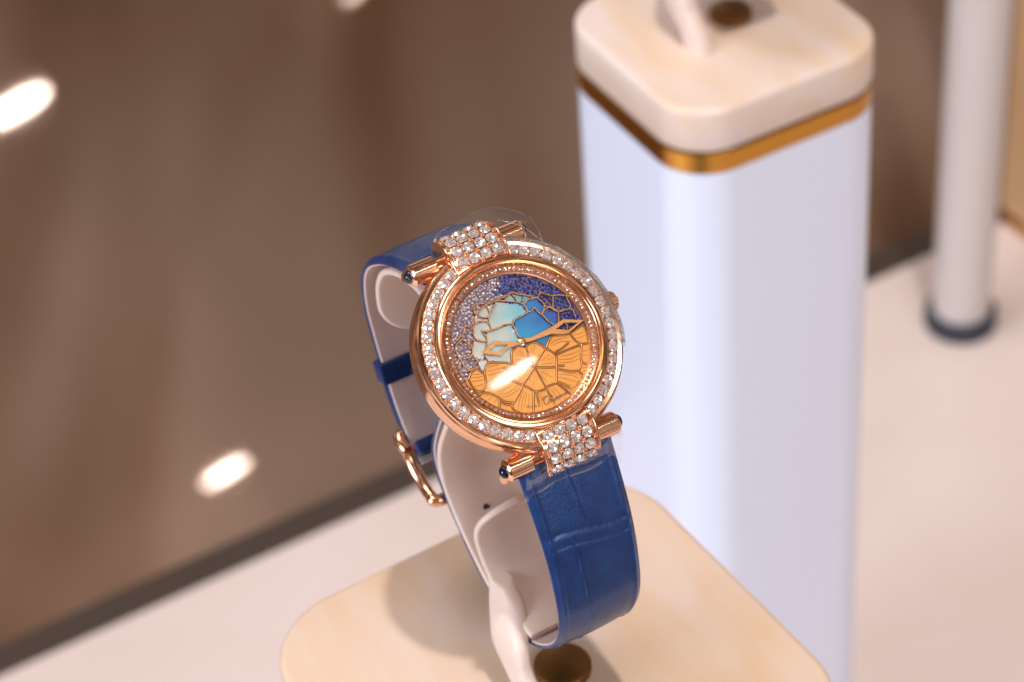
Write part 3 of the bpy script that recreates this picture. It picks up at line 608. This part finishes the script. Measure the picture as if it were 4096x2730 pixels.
loopp = [(.35, -6.45), (.75, -6.25), (1.25, -5.90), (1.75, -5.45), (2.15, -4.95), (2.3, -4.45), (2.25, -3.9), (1.9, -3.1), (1.5, -2.4), (1.25, -1.6), (1.35, -.8), (1.9, -.25), (2.7, -.15), (3.45, -.35), (4.05, -.75), (4.35, -1.3), (4.38, -1.9), (4.2, -2.5)]
ribbon('holder_loop', loopp, lambda f: .86-.1*f, .13, ST, M['cream'], round_end=True)
ribbon('holder_tongue', [(-.95, -6.40), (-.45, -6.33), (.1, -6.20), (.52, -5.98), (.82, -5.60), (.95, -5.2), (.92, -4.9), (.72, -4.5)], lambda f: .84+.07*f, .14, ST, M['cream'], round_end=True, m=12)
def section(x0, x1, h0, h1, z):
    cx, cy, w_, d_ = (x0+x1)/2, (h0+h1)/2, (x1-x0)/2, (h1-h0)/2
    return ([(cx+w_*math.copysign(abs(math.cos(a))**.65, math.cos(a)), cy+d_*math.copysign(abs(math.sin(a))**.65, math.sin(a))) for a in [2*math.pi*q/32 for q in range(32)]], z-PZ)
keys = [(-.86, -.50, .05, .75, -5.95), (-.92, -.52, -.35, .62, -6.15), (-1.06, -.66, -.72, .42, -6.35), (-1.18, -.80, -.95, .22, -6.6), (-1.24, -.86, -1.05, .12, -6.9), (-1.24, -.86, -1.1, .05, -7.15), (-1.22, -.84, -1.3, -.25, -7.5), (-1.2, -.82, -1.55, -.6, -7.9), (-1.2, -.8, -1.7, -.85, -8.34)]
kk = [catmull([(a_[n_], a_[n_+1], 0) for a_ in keys], 5) for n_ in (0, 2)]; kz = catmull([(a_[4], 0, 0) for a_ in keys], 5)
bm = nobm(); loft(bm, [section(u_.x, u_.y, v_.x, v_.y, z_.x) for u_, v_, z_ in zip(kk[0], kk[1], kz)][::-1])
obj('holder_foot', bm, M['cream'], ST, 60)
bm = nobm(); tube(bm, [(-0.18, 1.69, -5.40-PZ), (-0.18, 1.84, -5.42-PZ)], .07, 16); obj('stand_screw', bm, M['navy_ring'], ST, 60)
bm = nobm(); lathe(bm, [(.001, .004), (.58, .004), (.58, .16), (.52, .21), (.001, .21)], 48, lambda u, v, w: (u+.1, v-.42, w), closed=False)
obj('stand_socket', bm, M['bronze'], ST, 40)

# ------------------------------------------------------------------ pedestals
def pedestal(name, label, cx, cy, s, r, topz, capz, bandz, botz, rz, capm='cap'):
    t = thing(name, label, 'pedestal', (cx, cy, botz), rz, 'square display pedestals')
    H = topz-botz; bm = nobm(); lev = []
    o = lambda d: rrect(s-2*d, max(.05, r-d), 14)
    for k in range(7):
        a = R(90*k/6); b_ = .16; lev.append((o(b_-b_*math.sin(math.pi/2-a)), H-b_+b_*math.sin(a)))
    lev = [(o(.02), H-capz), (o(0), H-capz+.03)]+lev
    loft(bm, lev); obj('cap', bm, M[capm], t, 40)
    bm = nobm(); loft(bm, [(o(.14), H-capz-.12), (o(.14), H-capz+.01)]); obj('shadow_gap', bm, M['dark_strip'], t, 40)
    bm = nobm(); loft(bm, [(o(.02), H-capz-.10-bandz), (o(.0), H-capz-.08-bandz), (o(0), H-capz-.12), (o(.03), H-capz-.09)]); obj('brass_band', bm, M['brass'], t, 40)
    bm = nobm(); loft(bm, [(o(0.01), 0), (o(.01), H-capz-.11-bandz)]); obj('body', bm, M['body'], t, 40)
    return t
TZ = -40.0
pedestal('pedestal', 'cream-topped square pedestal in the foreground carrying the blue-strapped diamond watch', -.0+.076, -.356, 9.1, 1.9, PZ, 1.5, .7, TZ+.004, AZ+R(1), 'cap_near')
pedestal('pedestal', 'tall white square column with cream cap and brass band right behind the watch', 6.12, 22.35, 6.6, 1.5, PZ, 1.28, .62, TZ+.004, AZ-R(1))

# second stand and watch on the white column (only their feet show at the top of the frame)
def copy_tree(o, parent=None, swap=None, skip=()):
    c = o.copy(); C.objects.link(c); c.parent = parent
    if parent is not None: c.matrix_parent_inverse = o.matrix_parent_inverse.copy(); c.matrix_basis = o.matrix_basis.copy()
    if swap and o.data and o.data.materials and o.data.materials[0].name in swap:
        c.data = o.data.copy(); c.data.materials[0] = swap[o.data.materials[0].name]
    for ch in [x for x in o.children if not any(x.name.startswith(s) for s in skip)]: copy_tree(ch, c, swap, skip)
    return c
off = Vector((6.2-.1, 22.4+.7, 0))
kids = list(ST.children)
c2 = copy_tree(ST); c2.location = (off.x, off.y, PZ); [x for x in c2.children if x.name.startswith('holder_foot')][0].scale = (1.5, 1, 1); c2['label'] = 'pale ribbon stand foot rising from the top of the white column'
w2 = copy_tree(W, swap={'blue_alligator_leather': M['whitestrap'], 'blue_leather': M['whitestrap']}, skip=('protective_film', 'flange_diamond', 'bezel_diamond'))
w2.location = (off.x, off.y, BASEZ); w2['label'] = 'wristwatch with pale lilac strap on the far white column, cut by the top edge'

# ------------------------------------------------------------------ slim column at the right
def ring_outline(r, n=40): return [(r*math.cos(2*math.pi*k/n), r*math.sin(2*math.pi*k/n)) for k in range(n)]
sc = thing('slim_column', 'slim round white column standing on a navy ring at the right edge', 'column', (18.6, 46.5, TZ+.004))
bm = nobm(); loft(bm, [(ring_outline(1.20), .5), (ring_outline(1.22), 14), (ring_outline(1.24), 36)]); obj('shaft', bm, M['tube'], sc, 40)
bm = nobm(); loft(bm, [(ring_outline(1.46), 0), (ring_outline(1.5), .1), (ring_outline(1.5), .75), (ring_outline(1.36), .85)]); obj('foot_ring', bm, M['navy_ring'], sc, 40)
gp = thing('post', 'tan post cut by the right edge of the picture behind the slim column', 'post', (23.4, 53.2, TZ+.004), AZ)
bm = nobm(); loft(bm, [(rrect(3.0, .8), 0), (rrect(3.0, .8), 38)]); obj('post_shaft', bm, M['tanwood'], gp, 40)
bm = nobm(); loft(bm, [(rrect(3.2, .85), 0), (rrect(3.2, .85), .5), (rrect(3.05, .8), .6)]); obj('post_foot', bm, M['brass'], gp, 40)

# ------------------------------------------------------------------ table, dark glossy counter behind
E0 = Vector((-20.2, 30.9)); ed = Vector((math.cos(AZ), math.sin(AZ))); en = Vector((-ed.y, ed.x))
def P2(s, d): q = E0+ed*s+en*d; return (q.x, q.y)
bm = nobm()
out = [P2(-60, 0), P2(100, 0), P2(100, -75), P2(-60, -75)][::-1]
o2 = [P2(-60, -.12), P2(100, -.12), P2(100, -75), P2(-60, -75)][::-1]
loft(bm, [(out, TZ-1.8), (out, TZ-.12), (o2, TZ)])
obj('tabletop', bm, M['table'], None, 30); tb = bpy.data.objects['tabletop']; tag(tb, kind='structure')
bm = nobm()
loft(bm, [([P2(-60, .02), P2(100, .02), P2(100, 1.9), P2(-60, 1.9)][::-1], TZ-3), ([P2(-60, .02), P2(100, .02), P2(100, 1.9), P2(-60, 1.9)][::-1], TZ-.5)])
obj('table_reflection_strip', bm, M['dark_strip'], None, 30); tag(bpy.data.objects['table_reflection_strip'], kind='structure')  # added dark strip in place of the table edge's reflection in the counter
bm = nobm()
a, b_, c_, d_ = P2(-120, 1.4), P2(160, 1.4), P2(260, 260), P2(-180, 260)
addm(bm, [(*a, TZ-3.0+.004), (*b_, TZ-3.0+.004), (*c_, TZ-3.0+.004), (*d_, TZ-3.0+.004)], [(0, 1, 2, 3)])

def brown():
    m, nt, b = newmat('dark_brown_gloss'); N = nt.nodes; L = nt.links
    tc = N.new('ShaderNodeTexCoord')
    mp = N.new('ShaderNodeMapping'); mp.inputs['Scale'].default_value = (.085, .014, .05); mp.inputs['Rotation'].default_value = (0, 0, R(8))  # stretched streaks put blurred room reflections into the base colour
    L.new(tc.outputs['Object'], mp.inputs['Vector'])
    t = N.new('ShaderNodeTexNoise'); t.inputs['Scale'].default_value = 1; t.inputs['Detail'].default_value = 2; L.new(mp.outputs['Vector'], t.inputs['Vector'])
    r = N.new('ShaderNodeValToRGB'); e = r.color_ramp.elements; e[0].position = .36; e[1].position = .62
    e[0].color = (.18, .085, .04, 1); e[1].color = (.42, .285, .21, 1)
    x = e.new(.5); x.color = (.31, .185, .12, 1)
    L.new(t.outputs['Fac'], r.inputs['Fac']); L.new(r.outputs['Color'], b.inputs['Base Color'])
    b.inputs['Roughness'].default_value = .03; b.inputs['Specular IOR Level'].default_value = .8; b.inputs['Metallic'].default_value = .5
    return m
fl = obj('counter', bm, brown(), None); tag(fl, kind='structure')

# ------------------------------------------------------------------ room light and added fill lights
w = bpy.data.worlds.new('World'); S.world = w; w.use_nodes = True; nt = w.node_tree; N = nt.nodes; L = nt.links
bg = N['Background']; tc = N.new('ShaderNodeTexCoord')
t = N.new('ShaderNodeTexNoise'); t.inputs['Scale'].default_value = 2.6; t.inputs['Detail'].default_value = 2; mp = N.new('ShaderNodeMapping'); mp.inputs['Scale'].default_value = (2.6, 2.6, .7); L.new(tc.outputs['Generated'], mp.inputs['Vector']); L.new(mp.outputs['Vector'], t.inputs['Vector'])
r = N.new('ShaderNodeValToRGB'); e = r.color_ramp.elements; e[0].position = .40; e[1].position = .66
e[0].color = (.10, .06, .045, 1); e[1].color = (1.25, 1.05, 1.0, 1); x = e.new(.52); x.color = (.38, .27, .22, 1)
L.new(t.outputs['Fac'], r.inputs['Fac']); L.new(r.outputs['Color'], bg.inputs['Color']); bg.inputs['Strength'].default_value = .62

def area(name, loc, target, sx, sy, power, col=(1, .93, .86), shape='RECTANGLE', roll=0):
    l = bpy.data.lights.new(name, 'AREA'); l.shape = shape; l.size = sx; l.size_y = sy; l.energy = power; l.color = col
    o = bpy.data.objects.new(name, l); C.objects.link(o); o.location = loc
    d = Vector(target)-Vector(loc); o.rotation_euler = (d.to_track_quat('-Z', 'Y').to_matrix() @ Matrix.Rotation(roll, 3, 'Z')).to_euler()
    return o
def rad2pow(Lr, A): return Lr*math.pi*A
H = Vector((-math.sin(AZ), math.cos(AZ), 0))
kd = (Vector((0, 0, 1))-H*.28).normalized()
area('ceiling_spot', kd*170, (0, 0, -4), 5.5, 5.5, 160000, (1, .93, .87), 'DISK')
area('soft_fill_light', (-45, 40, 150), (0, 10, -8), 60, 40, 80000, (1, .92, .86))  # added soft fill from above, not a visible lamp
area('cool_side_fill', (-120, -60, 22), (0, 15, -15), 50, 60, 165000, (.80, .87, 1))  # added cool fill for the column and strap edge, source unseen
area('front_fill_light', (70, -120, 80), (3, 10, -12), 70, 50, 85000, (.93, .95, 1))
# slim ceiling lamps mirrored in the crystal and in the dark counter
LAMP_AX = ((0.645, 0.737, -0.201), (0.896, 0.285, -0.339))
def line_lamp(loc, target, axis, lx, ly, radiance, col):
    o = area('line_lamp', loc, target, lx, ly, radiance*math.pi*lx*ly*.785, col, 'ELLIPSE')
    z = (Vector(loc)-Vector(target)).normalized(); x = Vector(axis); x = (x-z*x.dot(z)).normalized(); y = z.cross(x)
    o.rotation_euler = Matrix((x, y, z)).transposed().to_euler()
line_lamp((79.5, -50.4, 116.6), (-0.22, -0.59, -0.24), (0.668, 0.728, -0.154), 19, 3.0, 45, (1, .96, .92))
line_lamp((-35.6, 191.0, 91.0), (-12.6, 44.3, -43.0), LAMP_AX[1], 5.6, .3, 110, (.92, .97, 1))
line_lamp((-60.2, 236.2, 66.6), (-24.1, 72.9, -43.0), LAMP_AX[1], 8.2, 2.0, 45, (.92, .97, 1))
line_lamp((-17.1, 250.1, 62.9), (-7.1, 80.8, -43.0), LAMP_AX[1], 3.0, .5, 30, (.92, .97, 1))

# ------------------------------------------------------------------ camera
P = R(40); RO = R(4.7)
Fw = Vector((0, math.cos(P), -math.sin(P))); R0 = Vector((1, 0, 0)); U0 = Vector((0, math.sin(P), math.cos(P)))
Up = U0*math.cos(RO)+R0*math.sin(RO); Rt = R0*math.cos(RO)-U0*math.sin(RO)
cam = bpy.data.cameras.new('Camera'); co = bpy.data.objects.new('Camera', cam); C.objects.link(co); S.camera = co
mt = Matrix((Rt, Up, -Fw)).transposed().to_4x4(); mt.translation = Vector((-.188, -35.228, 29.580)); co.matrix_world = mt
cam.lens = 90; cam.sensor_width = 36; cam.clip_start = .5; cam.clip_end = 2000
cam.dof.use_dof = True; cam.dof.focus_distance = 45.7; cam.dof.aperture_fstop = .17
S.view_settings.view_transform = 'Standard'; S.view_settings.look = 'None'; S.view_settings.exposure = 0; S.view_settings.gamma = 1
S.render.engine = 'CYCLES'; S.cycles.sample_clamp_indirect = 6; S.cycles.sample_clamp_direct = 0
S.cycles.transparent_max_bounces = 16; S.cycles.max_bounces = 8
